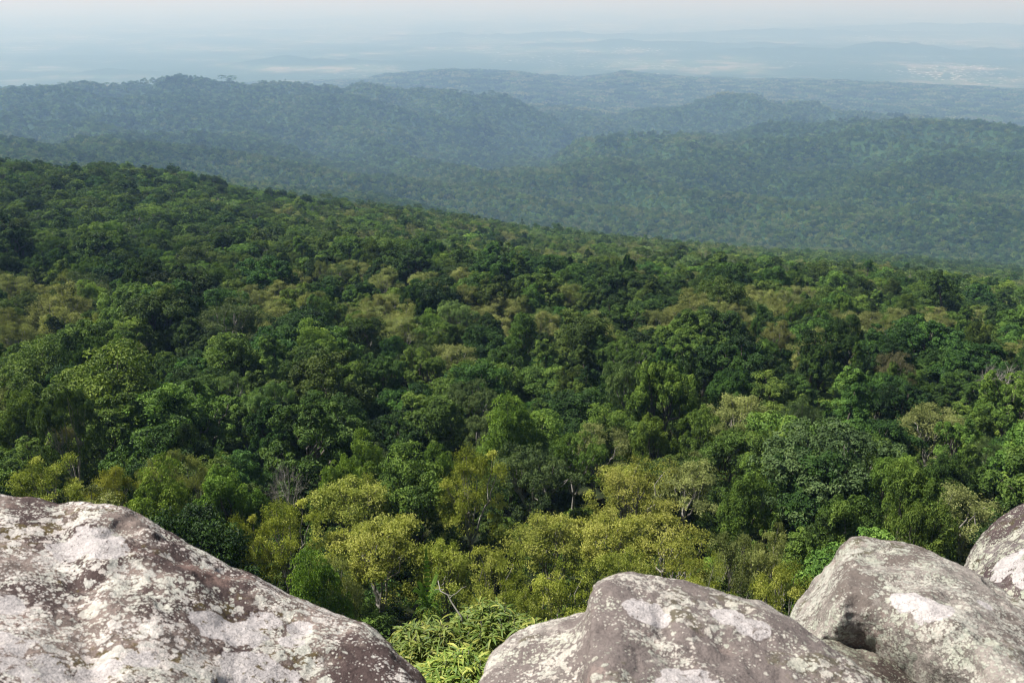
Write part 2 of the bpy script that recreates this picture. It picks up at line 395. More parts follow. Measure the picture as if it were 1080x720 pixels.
def build_tree(kind, seed, nl=1.0, size=1.0, parts=True, limbs=True):
    """returns (crown Geo, trunk Geo); base at z=0; nl scales how many leaves, size their size"""
    r = np.random.default_rng(seed)
    cg, tg = Geo(), Geo()
    K = {
        # R, height, clump centres, clump radius, sub clumps, leaves each, leaf size
        'dome': (4.6, 11.0, 30, 1.40, 11, 70, .27),
        'lumpy': (4.2, 10.5, 20, 1.75, 17, 58, .26),
        'umbrella': (6.0, 10.5, 34, 1.9, 10, 54, .26),
        'column': (2.7, 12.0, 20, 1.35, 10, 66, .27),
        'feather': (4.4, 11.0, 30, 1.15, 9, 54, .215),
        'vase': (4.2, 11.5, 26, 1.25, 9, 44, .225),
        'spire': (1.6, 14.0, 20, .9, 9, 40, .28),
    }[kind]
    R, H, nc, cr, nsub, nlf, ls = K
    u = sph(r, nc * 3, .35); u = u[u[:, 2] > -.15][:nc]; nc = len(u)
    if kind in ('dome', 'lumpy'):
        rr = r.uniform(.55, 1.0, nc) ** .6
        C = u * rr[:, None] * np.array([R - cr * .6, R - cr * .6, (H * .42)]) + [0, 0, H * .52]
        C[:, :2] += r.normal(size=(nc, 2)) * .35
        C[:, 2] += r.normal(size=nc) * .5
        crs = np.stack([cr * r.uniform(.7, 1.25, nc)] * 3, 1) * [1, 1, .75]
    elif kind == 'umbrella':
        tier = r.choice([0, 1, 2], nc, p=[.25, .35, .40])
        rad_ = np.sqrt(r.uniform(0, 1, nc)) * np.array([R, R * .92, R * .7])[tier]
        a = r.uniform(0, 2 * pi, nc)
        C = np.stack([np.cos(a) * rad_, np.sin(a) * rad_, H * np.array([.68, .82, .93])[tier] - (rad_ / R) ** 2 * 1.0 + r.normal(size=nc) * .25], 1)
        crs = np.stack([cr * r.uniform(.7, 1.2, nc)] * 3, 1) * [1, 1, .30]
    elif kind in ('column', 'spire'):
        hh = np.linspace(.22, .96, nc) + r.normal(size=nc) * .02
        prof = np.sin(np.clip(hh, 0, 1) ** .8 * pi) ** .5 if kind == 'column' else (1.1 - hh)
        a = r.uniform(0, 2 * pi, nc)
        C = np.stack([np.cos(a) * R * .55 * prof, np.sin(a) * R * .55 * prof, hh * H], 1)
        crs = np.stack([cr * r.uniform(.75, 1.2, nc) * (prof * .6 + .5)] * 3, 1) * [1, 1, 1.1]
    elif kind == 'feather':
        rr = r.uniform(.35, 1.0, nc) ** .5
        C = u * rr[:, None] * np.array([R - cr * .4, R - cr * .4, H * .42]) + [0, 0, H * .52]
        C += r.normal(size=(nc, 3)) * .4
        crs = np.stack([cr * r.uniform(.6, 1.25, nc)] * 3, 1) * [1, 1, .8]
    else:  # vase
        rr = r.uniform(.5, 1.0, nc)
        C = u * rr[:, None] * np.array([R, R, H * .33]) + [0, 0, H * .62]
        C += r.normal(size=(nc, 3)) * .35
        crs = np.stack([cr * r.uniform(.6, 1.2, nc)] * 3, 1) * [1, 1, .6]
    mid = np.array([0, 0, H * .5])
    airy = kind in ('feather', 'vase')
    for i in range(nc):
        c = C[i]
        out = unit((c - mid) * [1, 1, .8])
        ns_ = max(3, int(nsub * r.uniform(.7, 1.3)))
        d = unit(r.normal(size=(ns_, 3)) + out * .7 + [0, 0, .45])
        sc = c + d * crs[i] * r.uniform(.6, 1.08, ns_)[:, None]
        if kind == 'column':
            sc[:, 2] -= r.uniform(0, 1, ns_) ** 2 * .9   # hanging vines
        k = max(2, int(nlf * nl))
        ctone = np.clip(.5 + r.normal() * .16 + r.normal(size=ns_) * .17, 0, 1)
        srad = crs[i].mean() * (.46 if airy else .40)
        Dn = np.repeat(d, k, 0)
        if airy:
            P = np.repeat(sc, k, 0) + r.normal(size=(ns_ * k, 3)) * srad * [1, 1, .55] * .60
            Nn = unit(Dn * .5 + [0, 0, .7] + r.normal(size=P.shape) * .5)
        else:
            e_ = unit(r.normal(size=(ns_ * k, 3)) + Dn * .55 + [0, 0, .45])
            P = np.repeat(sc, k, 0) + e_ * srad * [1, 1, .8] * (r.uniform(.55, 1.08, ns_ * k) ** .6)[:, None]
            Nn = unit(e_ + [0, 0, .3] + r.normal(size=P.shape) * .32)
        tn = np.clip(np.repeat(ctone, k) + r.normal(size=len(P)) * .10, 0, 1)
        leaves(cg, P, Nn, ls * size, tn, 0, .55 if not airy else .42, r)
    if limbs:
        lean = r.normal(size=2) * .5
        fork = np.array([lean[0], lean[1], H * (.32 if kind in ('dome', 'lumpy', 'feather') else .42)])
        tr = .23 if kind in ('feather', 'vase') else .26
        tube(tg, limb(r, (0, 0, -2.5), fork, 0, 6, .02), np.linspace(tr * 1.5, tr, 6), 0, 7)
        if kind in ('column', 'spire'):
            tube(tg, limb(r, fork, (0, 0, H * .93), 0, 6, .02), np.linspace(tr, .04, 6), 0, 6)
        else:
            tops = C[np.argsort(-C[:, 2])][:max(6, nc * 2 // 3)]
            nsf = 5
            for s in range(nsf):
                a = s * 2 * pi / nsf + r.uniform(-.4, .4)
                sel = [t for t in tops if abs((math.atan2(t[1], t[0]) - a + pi) % (2 * pi) - pi) < pi / nsf * 1.1]
                if not sel:
                    continue
                cen = np.mean(sel, 0) * [.55, .55, 1]; cen[2] = (fork[2] + cen[2]) * .5
                tube(tg, limb(r, fork, cen, .05, 5, .05), np.linspace(tr * .7, tr * .4, 5), 0, 6)
                for t in sel[:7]:
                    Lb = limb(r, cen, t + [0, 0, crs[0][2] * .5], .06, 5, .06)
                    tube(tg, Lb, np.linspace(tr * .42, .035, 5), 0, 5)
    return cg, tg


def link(name, me, parent=None):
    o = bpy.data.objects.new(name, me); COL.objects.link(o)
    if parent is not None:
        o.parent = parent
    return o


KINDS = {
    # key: (shape, material, bark, object name, words)
    'deep_dome': ('dome', 'deep', 'bark'),
    'deep_lumpy': ('lumpy', 'deep', 'bark'),
    'mid_dome': ('dome', 'mid', 'bark'),
    'mid_lumpy': ('lumpy', 'mid', 'bark'),
    'mid_column': ('column', 'mid', 'bark'),
    'deep_column': ('column', 'deep', 'bark'),
    'fresh_dome': ('lumpy', 'fresh', 'bark'),
    'umbrella': ('umbrella', 'mid', 'palebark'),
    'pale_umbrella': ('umbrella', 'pale', 'palebark'),
    'pale_vase': ('vase', 'pale', 'palebark'),
    'olive_feather': ('feather', 'olive', 'palebark'),
    'yellow_feather': ('feather', 'yellow', 'palebark'),
    'dry_vase': ('vase', 'dry', 'palebark'),
    'spire': ('spire', 'deep', 'bark'),
}
KL = list(KINDS)
PROTO = {}
for i, k in enumerate(KL):
    sh, mt, bk = KINDS[k]
    nv = 3 if k in ('deep_dome', 'deep_lumpy', 'mid_dome', 'mid_lumpy', 'yellow_feather', 'olive_feather') else 2
    for v in range(nv):
        cg, tg = build_tree(sh, 100 + i * 7 + v)
        PROTO[(k, v)] = (cg.mesh('crown', [M[mt]]), tg.mesh('trunk', [M[bk]]), nv)


def nproto(k):
    return PROTO[(k, 0)][2]


# a bare tree, a small palm
def bare_tree(seed):
    r = np.random.default_rng(seed); t = Geo(); b_ = Geo()
    fork = np.array([.2, 0, 4.5])
    tube(t, limb(r, (0, 0, -2.5), fork, 0, 6, .03), np.linspace(.28, .2, 6), 0, 7)

    def grow(p, d, L_, ra, lev):
        q = p + d * L_
        tube(b_, limb(r, p, q, -.05, 5, .05), np.linspace(ra, ra * .6, 5), 0, 5)
        if lev < 5:
            for _ in range(3 if lev < 3 else 2):
                nd = unit(d + r.normal(size=3) * .5 + [0, 0, .12])
                grow(q if r.random() < .7 else p + d * L_ * .6, nd, L_ * r.uniform(.6, .8), ra * .58, lev + 1)
    for a in range(4):
        an = a * pi / 2 + r.uniform(-.4, .4)
        grow(fork, unit(np.array([cos(an) * .6, sin(an) * .6, 1.0])), 2.6, .13, 0)
    return b_.mesh('branches', [M['palebark']]), t.mesh('trunk', [M['palebark']])


def frond_plant(seed, H=4.0, n=22, Lf=2.6, w=.5):
    r = np.random.default_rng(seed); t = Geo(); f = Geo()
    tube(t, limb(r, (0, 0, -2), (0, 0, H), 0, 5, .01), np.linspace(.14, .1, 5), 0, 6)
    for i in range(n):
        a = i * 2.4 + r.uniform(-.2, .2); el = r.uniform(.1, 1.2)
        d = np.array([cos(a) * cos(el), sin(a) * cos(el), sin(el)])
        side = unit(np.cross(d, [0, 0, 1.0]))
        m_ = 14
        for j in range(m_):
            s = (j + 1) / m_
            c = np.array([0, 0, H]) + d * Lf * s + np.array([0, 0, -Lf * .55 * s * s * cos(el)])
            ww = w * math.sin(s * 2.7 + .35)
            for sg in (-1, 1):
                tip = c + side * sg * ww + d * .35 * w + np.array([0, 0, -.25 * ww])
                p = np.array([c, c + d * .1, tip, c - d * .02 + side * sg * ww * .5])
                f.add(p, [[0, 1, 2, 3]], 0, [.6 + .2 * r.random()] * 4)
    return f.mesh('frond', [M['mid']]), t.mesh('trunk', [M['bark']])


# ------------------------------------------------------------------ individual trees
def ground_at(x, y):
    return float(terrain(np.array([x]), np.array([y]))[0])


RS = np.exp(np.linspace(math.log(20), math.log(1000), 900))


def hit_canopy(px, py, drop=0.0):
    """the place on the canopy that a ray through a photograph point meets"""
    d = pdir(px, py); h = hypot(d[0], d[1])
    x = d[0] / h * RS; y = d[1] / h * RS
    zc = terrain(x, y) + CAN - drop
    zr = d[2] / h * RS
    i = np.argmax(zr < zc)
    if zr[i] >= zc[i]:
        return None
    return x[i], y[i], RS[i] * math.sqrt(1 + (d[2] / h) ** 2)


MARK = [  # (px, py of the crown's middle, width in px, kind)
    (45, 500, 95, 'yellow_feather'), (112, 505, 60, 'yellow_feather'), (205, 500, 60, 'olive_feather'), (255, 560, 60, 'yellow_feather'), (300, 545, 92, 'yellow_feather'), (395, 562, 135, 'yellow_feather'), (462, 590, 95, 'yellow_feather'), (520, 600, 95, 'yellow_feather'),
    (585, 560, 120, 'yellow_feather'), (640, 555, 115, 'yellow_feather'), (705, 572, 125, 'yellow_feather'), (590, 625, 95, 'yellow_feather'), (780, 585, 80, 'olive_feather'), (548, 640, 80, 'yellow_feather'),
    (830, 610, 85, 'yellow_feather'), (660, 600, 90, 'yellow_feather'), (740, 620, 70, 'yellow_feather'), (350, 600, 70, 'olive_feather'),
    (62, 320, 85, 'olive_feather'), (18, 350, 50, 'olive_feather'), (90, 368, 80, 'olive_feather'), (125, 355, 60, 'olive_feather'), (50, 385, 60, 'yellow_feather'), (130, 405, 60, 'olive_feather'), (170, 300, 60, 'olive_feather'), (300, 290, 55, 'olive_feather'),
    (405, 290, 50, 'olive_feather'), (445, 292, 45, 'olive_feather'), (487, 288, 50, 'olive_feather'), (575, 335, 52, 'olive_feather'), (628, 335, 50, 'olive_feather'), (690, 332, 45, 'olive_feather'), (735, 335, 50, 'olive_feather'),
    (480, 372, 85, 'olive_feather'), (905, 335, 60, 'olive_feather'), (862, 358, 55, 'olive_feather'), (168, 492, 60, 'olive_feather'), (945, 330, 50, 'olive_feather'), (820, 345, 45, 'olive_feather'), (1065, 370, 50, 'olive_feather'),
    (240, 335, 80, 'pale_vase'), (575, 330, 40, 'pale_vase'), (845, 430, 55, 'pale_vase'), (245, 400, 50, 'pale_vase'),
    (125, 288, 60, 'deep_dome'), (85, 405, 85, 'deep_dome'), (152, 415, 72, 'deep_lumpy'), (400, 387, 66, 'deep_dome'), (340, 440, 95, 'deep_lumpy'), (420, 455, 90, 'deep_dome'), (290, 440, 75, 'deep_dome'),
    (15, 430, 60, 'fresh_dome'), (520, 455, 80, 'pale_umbrella'), (560, 500, 110, 'pale_umbrella'), (500, 420, 75, 'pale_umbrella'), (605, 480, 85, 'umbrella'), (380, 345, 60, 'mid_lumpy'), (335, 360, 60, 'fresh_dome'), (60, 250, 50, 'umbrella'), (115, 240, 45, 'umbrella'), (200, 255, 45, 'umbrella'), (480, 330, 50, 'pale_umbrella'),
    (170, 530, 80, 'fresh_dome'), (240, 520, 80, 'fresh_dome'), (205, 560, 60, 'mid_dome'), (330, 620, 70, 'fresh_dome'), (390, 490, 60, 'fresh_dome'), (470, 500, 60, 'fresh_dome'), (360, 500, 40, 'fresh_dome'),
    (690, 460, 60, 'fresh_dome'), (740, 450, 60, 'mid_lumpy'), (790, 520, 65, 'mid_lumpy'), (900, 550, 90, 'mid_lumpy'), (970, 560, 80, 'fresh_dome'), (1000, 500, 70, 'deep_lumpy'), (940, 500, 60, 'mid_lumpy'), (810, 580, 60, 'olive_feather'),
    (1052, 390, 50, 'bare'), (815, 478, 34, 'palm'), (945, 380, 40, 'dry_vase'), (1045, 470, 40, 'pale_vase'), (300, 500, 50, 'bare'), (72, 452, 26, 'dry_vase'), (900, 420, 50, 'deep_column'), (730, 425, 40, 'mid_column'), (620, 400, 45, 'deep_column'),
    (452, 645, 34, 'palm'), (905, 264, 12, 'spire'), (1040, 280, 14, 'deep_dome'), (760, 258, 26, 'deep_dome'), (700, 270, 18, 'deep_dome'),
]

WIDTH = {'dome': 10.4, 'lumpy': 10.2, 'umbrella': 14.0, 'column': 6.6, 'feather': 10.4, 'vase': 9.4, 'spire': 4.4}
trees = []   # x, y, z, scale, rot, kind, px, py, marked
taken = []
for px, py, w, k in MARK:
    h = hit_canopy(px, py)
    if h is None:
        continue
    x, y, dist = h
    if k == 'bare':
        s = w * dist / F / 9.0
    elif k == 'palm':
        s = w * dist / F / 4.6
    else:
        s = w * dist / F / WIDTH[KINDS[k][0]]
    s = min(max(s, .45), 1.05 if 'yellow' in k else 1.3)
    trees.append([x, y, s, k, True])
    rad_c = w * dist / F * .5
    taken.append((x, y, rad_c))
TK = np.array(taken)


def pick_kind(px, py, x, y, r):
    n = float(vnoise(np.array([x / 22.]), np.array([y / 22.]), seed=40)[0])
    t = r.random()
    if 500 < py and 240 < px < 800 and t < .72:
        return 'yellow_feather' if r.random() < .8 else 'olive_feather'
    if py > 430:
        return r.choice(['mid_lumpy', 'mid_dome', 'fresh_dome', 'mid_column', 'deep_lumpy', 'pale_umbrella', 'olive_feather'], p=[.28, .24, .12, .04, .14, .06, .12])
    if px < 330 and 200 < py < 300 and t < .45:
        return 'umbrella'
    if 280 < py < 350 and n > .0 and t < .5:
        return 'olive_feather'
    if n < -.1:
        return r.choice(['deep_dome', 'deep_lumpy', 'deep_column', 'mid_lumpy', 'mid_column'], p=[.34, .26, .12, .18, .1])
    return r.choice(['deep_dome', 'deep_lumpy', 'mid_dome', 'mid_lumpy', 'fresh_dome', 'mid_column', 'deep_column', 'umbrella', 'pale_vase', 'olive_feather', 'dry_vase'],
                    p=[.13, .12, .18, .18, .08, .09, .06, .06, .04, .06, .00])


rt = np.random.default_rng(77)
GRID = 5.9
cand = []
for gy in np.arange(8, 300, GRID):
    for gx in np.arange(-250, 250, GRID):
        cand.append((gx + rt.uniform(-.45, .45) * GRID, gy + rt.uniform(-.45, .45) * GRID))
cand = np.array(cand)
rc = np.hypot(cand[:, 0], cand[:, 1]); ac = np.degrees(np.arctan2(cand[:, 0], cand[:, 1]))
cand = cand[(rc > 24) & (rc < 270) & (np.abs(ac) < 43)]
# no tree inside a marked crown
dd = np.hypot(cand[:, None, 0] - TK[None, :, 0], cand[:, None, 1] - TK[None, :, 1])
cand = cand[(dd > TK[None, :, 2] * .8 + 1.6).all(1)]
zc = terrain(cand[:, 0], cand[:, 1]) + CAN
ppx, ppy, pdp = proj(np.stack([cand[:, 0], cand[:, 1], zc - 1.5], 1))
for (x, y), px, py in zip(cand, ppx, ppy):
    if rt.random() < .07:
        continue
    k = pick_kind(px, py, x, y, rt)
    s = float(np.clip(rt.lognormal(-.20, .32), .45, 1.45))
    if k in ('mid_column', 'deep_column'):
        s *= 1.0
    if k in ('umbrella', 'pale_umbrella'):
        s *= .8
    if k in ('yellow_feather', 'olive_feather'):
        s = min(s, .92)
    if hypot(x, y) < 65:
        s = min(s, 1.0)
    if hypot(x, y) < 34:
        s = min(s, .75)
    trees.append([x, y, s, str(k), False])

T_ = []
for x, y, s, k, mk in trees:
    shp = KINDS[k][0] if k in KINDS else k
    H = {'dome': 11, 'lumpy': 10.5, 'umbrella': 10.5, 'column': 12, 'feather': 11, 'vase': 11.5, 'spire': 14, 'bare': 12, 'palm': 4.6}[shp]
    gz = ground_at(x, y)
    top = gz + CAN + (1.4 if mk else rt.normal() * 1.7)
    if k == 'spire':
        top += 5
    zb = top - H * s          # trees vary in height: the base may sit below the ground sheet's mean by burying the trunk foot
    if k == 'palm':
        zb = gz + CAN - 4.6 * s - .5
    sz = s
    if zb > gz:               # keep the foot on the ground: stretch the height a little
        sz = s * (top - gz) / (H * s); zb = gz
    zb = max(zb, gz - 1.5 * s)
    c = np.array([x, y, zb + H * sz * .75])
    px, py, dep = proj(c)
    wpx = WIDTH.get(shp, 6) * s * F / dep
    T_.append(dict(x=x, y=y, z=zb, s=s, sz=sz, k=k, mk=mk, px=float(px), py=float(py), w=wpx, H=H, dep=float(dep), rot=rt.uniform(0, 2 * pi), v=int(rt.integers(0, 3))))

# the boulders' outline hides what stands behind it
ROCKLINE = [(-50, 525), (60, 528), (150, 545), (230, 590), (300, 625), (380, 650), (430, 700), (440, 740), (505, 740), (515, 695), (580, 655), (622, 630), (655, 606), (760, 625), (830, 655), (870, 605), (905, 568), (1000, 590), (1050, 548), (1130, 500)]


def rock_y(px):
    return float(np.interp(px, [p[0] for p in ROCKLINE], [p[1] for p in ROCKLINE]))


inview = [t for t in T_ if -25 < t['px'] < 1105 and t['py'] - t['w'] * .5 < rock_y(t['px']) - 6 and t['py'] > -10]
marks = [t for t in inview if t['mk']]
rest = sorted([t for t in inview if not t['mk']], key=lambda t: -t['w'])
NIND = 300
indiv = marks + rest[:NIND - len(marks)]
ids = set(id(t) for t in indiv)
others = [t for t in T_ if id(t) not in ids]

# ------------------------------------------------------------------ labels of the individual trees
COLS = [(45, 'at the left edge'), (135, "above the left boulder's top"), (225, "above the left boulder's shoulder"), (315, "above the left boulder's slope"), (405, "above the left boulder's foot"),
        (495, 'above the gap of shrubs'), (585, "above the middle boulder's ledge"), (690, "above the middle boulder's knob"), (790, "above the middle boulder's slope"), (890, "above the right boulder's flank"),
        (980, "above the right boulder's peak"), (2000, 'at the right edge')]
ROWS = [(270, 'far up the slope'), (318, 'high on the slope'), (362, 'in the upper slope'), (405, 'in the mid slope'), (450, 'below the mid slope'), (500, 'low on the slope'), (550, 'near the slope foot'), (900, 'just beyond the rocks')]
DESC = {
    'deep_dome': ('dark green domed tree', 'tree', 'broadleaf_tree', 'dark green domed trees on the near slope'),
    'deep_lumpy': ('dark green billowy tree', 'tree', 'broadleaf_tree', 'dark green billowy trees on the near slope'),
    'mid_dome': ('green domed tree', 'tree', 'broadleaf_tree', 'green domed trees on the near slope'),
    'mid_lumpy': ('green billowy tree', 'tree', 'broadleaf_tree', 'green billowy trees on the near slope'),
    'mid_column': ('green vine-hung narrow tree', 'tree', 'vine_covered_tree', 'narrow trees hung with vines'),
    'deep_column': ('dark vine-hung narrow tree', 'tree', 'vine_covered_tree', 'narrow trees hung with vines'),
    'fresh_dome': ('bright green leafy tree', 'tree', 'broadleaf_tree', 'bright green trees on the near slope'),
    'umbrella': ('flat-topped green tree', 'tree', 'flat_topped_tree', 'flat-topped trees on the near slope'),
    'pale_umbrella': ('flat-topped pale green tree', 'tree', 'flat_topped_tree', 'flat-topped trees on the near slope'),
    'pale_vase': ('airy pale green tree', 'tree', 'broadleaf_tree', 'airy pale trees on the near slope'),
    'olive_feather': ('thin-leaved olive tree', 'tree', 'thin_leaved_tree', 'olive thin-leaved trees on the near slope'),
    'yellow_feather': ('yellow-green feathery tree', 'tree', 'thin_leaved_tree', 'yellow-green trees below the boulders'),
    'dry_vase': ('brownish sparse tree', 'tree', 'thin_leaved_tree', 'brownish sparse trees'),
    'spire': ('tall narrow dark tree', 'tree', 'narrow_tree', 'tall narrow dark trees'),
    'bare': ('leafless pale-branched tree', 'bare tree', 'bare_tree', 'leafless trees on the near slope'),
    'palm': ('small palm with arching fronds', 'palm', 'palm_tree', 'small palms on the near slope'),
}
ORD = ['first', 'second', 'third', 'fourth', 'fifth', 'sixth', 'seventh', 'eighth', 'ninth', 'tenth']
NUM = ['none', 'one', 'two', 'three', 'four', 'five', 'six', 'seven', 'eight']
cells = {}
for t in indiv:
    c = next(s for lim, s in COLS if t['px'] < lim); r_ = next(s for lim, s in ROWS if t['py'] < lim)
    t['cell'] = (DESC[t['k']][0], r_, c)
    cells.setdefault(t['cell'], []).append(t)
for key, lst in cells.items():
    lst.sort(key=lambda t: t['px'])
    n = len(lst)
    for i, t in enumerate(lst):
        base = f'{key[0]} {key[1]} {key[2]}'
        if n == 1:
            t['label'] = base
        elif n == 2:
            t['label'] = base + (', leftmost of two' if i == 0 else ', rightmost of two')
        elif n == 3:
            t['label'] = base + [', leftmost of three', ', middle of three', ', rightmost of three'][i]
        else:
            t['label'] = base + f', {ORD[min(i, 9)]} from left'

BARE = bare_tree(5); PALM = frond_plant(9)
tree_src = {}
for t in indiv:
    k = t['k']; d = DESC[k]
    e = bpy.data.objects.new(d[2], None); COL.objects.link(e)
    e.empty_display_size = .5
    e.location = (t['x'], t['y'], t['z']); e.rotation_euler = (0, 0, t['rot']); e.scale = (t['s'], t['s'], t['sz'])
    e['label'] = t['label']; e['category'] = d[1]; e['group'] = d[3]
    if k == 'bare':
        link('branches', BARE[0], e); link('trunk', BARE[1], e)
    elif k == 'palm':
        link('fronds', PALM[0], e); link('trunk', PALM[1], e)
    else:
        v = t['v'] % nproto(k)
        link('crown', PROTO[(k, v)][0], e); link('trunk', PROTO[(k, v)][1], e)

# ------------------------------------------------------------------ the rest of the forest: one mass of instanced trees
fc = bpy.data.collections.new('forest_sources')
SRC = {}
nsrc = 0


def add_src(key, me):
    global nsrc
    o = bpy.data.objects.new('forest_source_%03d' % nsrc, me); fc.objects.link(o)
    SRC[key] = nsrc; nsrc += 1


def merged(cg, tg, m1, m2):
    g_ = Geo()
    for V, Q, t_, qs in zip(cg.V, cg.Q, cg.tone, cg.qs):
        pass
    g_.V = list(cg.V); g_.Q = list(cg.Q); g_.tone = list(cg.tone); g_.qm = [np.full(len(q), 0) for q in cg.Q]; g_.qs = list(cg.qs); g_.n = cg.n
    for V, Q, t_, qs in zip(tg.V, tg.Q, tg.tone, tg.qs):
        g_.V.append(V); g_.Q.append(Q + cg.n); g_.tone.append(t_); g_.qm.append(np.full(len(Q), 1)); g_.qs.append(qs)
    return g_.mesh('forest_tree', [m1, m2])


for i, k in enumerate(KL):
    sh, mt, bk = KINDS[k]
    for v in range(2):
        cg, tg = build_tree(sh, 100 + i * 7 + v)
        add_src((k, v, 0), merged(cg, tg, M[mt], M[bk]))
        cg, tg = build_tree(sh, 300 + i * 7 + v, nl=.24, size=1.75)
        add_src((k, v, 1), merged(cg, tg, M[mt], M[bk]))
        cg, tg = build_tree(sh, 500 + i * 7 + v, nl=.045, size=3.1, limbs=False)
        add_src((k, v, 2), cg.mesh('forest_tree', [M[mt]]))
for v in range(5):      # far patches: a dozen or so crowns each
    r = np.random.default_rng(900 + v); cg = Geo()
    for j in range(26):
        c = np.array([r.uniform(-24, 24), r.uniform(-24, 24), r.normal() * 1.2])
        R = r.uniform(3.0, 6.0); n = 70
        d = unit(r.normal(size=(n, 3)) + [0, 0, .5])
        leaves(cg, c + d * R * [1, 1, .8] * r.uniform(.75, 1.1, n)[:, None] + [0, 0, 4.5], unit(d + r.normal(size=(n, 3)) * .3), 2.6, np.clip(r.uniform(.25, .75) + r.normal(size=n) * .15, 0, 1), 0, .7, r)
    add_src(('patch', v, 3), cg.mesh('forest_tree', [M[['deep', 'mid', 'deep', 'mid', 'olive'][v]]]))

# which places can be seen (with a margin) from the lookout
AZB = np.radians(np.linspace(-42, 42, 500)); RB = np.exp(np.linspace(math.log(25), math.log(8200), 700))
A2, R2 = np.meshgrid(AZB, RB, indexing='ij')
ZB = terrain(np.sin(A2) * R2, np.cos(A2) * R2) + CAN
TB = ZB / R2
RM = np.maximum.accumulate(TB, axis=1)


def visible(x, y, marg):
    r = np.hypot(x, y); a = np.arctan2(x, y)
    ia = np.clip(((a - AZB[0]) / (AZB[-1] - AZB[0]) * 499).round().astype(int), 0, 499)
    ir = np.clip((np.log(r / 25) / math.log(8200 / 25) * 699).round().astype(int), 0, 699)
    return TB[ia, ir] + marg / r > RM[ia, ir]


P_, I_, S_, Ro = [], [], [], []


def add_inst(x, y, z, key, sx, sz, rot):
    P_.append((x, y, z)); I_.append(SRC[key]); S_.append((sx, sx, sz)); Ro.append((0, 0, rot))


for t in others:
    k = t['k'] if t['k'] in KINDS else 'mid_dome'
    add_inst(t['x'], t['y'], t['z'], (k, t['v'] % 2, 0), t['s'], t['sz'], t['rot'])

r = np.random.default_rng(5)


def zone(r0, r1, sp, azl, sc, marg, lod):
    gx = np.arange(-r1 * sin(rad(azl)), r1 * sin(rad(azl)), sp); gy = np.arange(r0 * .6, r1, sp)
    X, Y = np.meshgrid(gx, gy); X = X.ravel(); Y = Y.ravel()
    rr = np.hypot(X, Y); ok = (rr > r0) & (rr < r1) & (np.abs(np.arctan2(X, Y)) < rad(azl))
    X, Y = X[ok], Y[ok]
    X = X + r.uniform(-.5, .5, len(X)) * sp; Y = Y + r.uniform(-.5, .5, len(X)) * sp
    v = visible(X, Y, marg); X, Y = X[v], Y[v]
    Z = terrain(X, Y)
    n1 = vnoise(X / 45, Y / 45, seed=60) + .5 * vnoise(X / 14, Y / 14, seed=61)
    u = r.random(len(X)); n3_ = fbm(X / 420, Y / 420, seed=66, octs=2)
    S = np.clip(r.lognormal(-.24, .25, len(X)), .4, 1.4) * sc
    px, py, _ = proj(np.stack([X, Y, Z + CAN], 1))
    out = []
    for i in range(len(X)):
        a = u[i] + n1[i] * .22 + n3_[i] * .28
        if r0 < 400 and px[i] < 420 and a > .62 and a < .92:
            k = 'umbrella'
        elif a < .30: k = 'deep_lumpy' if r.random() < .5 else 'deep_dome'
        elif a < .62: k = 'mid_lumpy' if r.random() < .5 else 'mid_dome'
        elif a < .70: k = 'deep_column'
        elif a < .76: k = 'umbrella'
        elif a < .82: k = 'pale_umbrella'
        elif a < .90: k = 'fresh_dome'
        elif a < .955: k = 'pale_vase'
        else: k = 'olive_feather'
        H = 11 * S[i]
        zb = Z[i] + CAN + r.normal() * 1.5 * sc - H
        add_inst(X[i], Y[i], zb, (k, int(r.integers(0, 2)), lod), S[i], S[i], r.uniform(0, 6.28))
    return len(X)


nz = [zone(270, 520, 5.9, 40, 1.0, 10, 1), zone(520, 1100, 6.6, 38, 1.08, 14, 2), zone(1100, 2300, 8.6, 36, 1.35, 16, 2), zone(2300, 4500, 13.5, 35, 2.1, 22, 2)]
# patches
sp = 48
X, Y = np.meshgrid(np.arange(-4700, 4700, sp), np.arange(3000, 7700, sp)); X = X.ravel(); Y = Y.ravel()
rr = np.hypot(X, Y); ok = (rr > 4450) & (rr < 7700) & (np.abs(np.arctan2(X, Y)) < rad(36)); X, Y = X[ok], Y[ok]
v = visible(X, Y, 40); X, Y = X[v] + r.uniform(-12, 12, v.sum()), Y[v] + r.uniform(-12, 12, v.sum())
Z = terrain(X, Y)
for x, y, z in zip(X, Y, Z):
    add_inst(x, y, z, ('patch', int(r.integers(0, 5)), 3), 1.5, r.uniform(1.3, 2.2), r.uniform(0, 6.28))
# taller trees standing up on the far skyline
for px in list(r.uniform(0, 540, 70)) + list(r.uniform(150, 200, 16)) + list(r.uniform(0, 60, 8)) + [365, 372, 380, 385, 392, 398, 404]:
    d = pdir(px, 92); h = hypot(d[0], d[1]); a = math.atan2(d[0], d[1]); rr_ = float(np.interp(a, azs[10], rs[10])) + r.uniform(-25, 15)
    x, y = sin(a) * rr_, cos(a) * rr_
    s = r.uniform(1.5, 3.4)
    add_inst(x, y, ground_at(x, y) + 2, (['umbrella', 'deep_dome', 'deep_lumpy'][int(r.integers(0, 3))], 0, 2), s, s * .95, r.uniform(0, 6))
print('forest instances', len(P_), nz, len(X), 'individuals', len(indiv), 'candidates', len(inview), 'smallest px', min(t['w'] for t in rest[:NIND - len(marks)]))


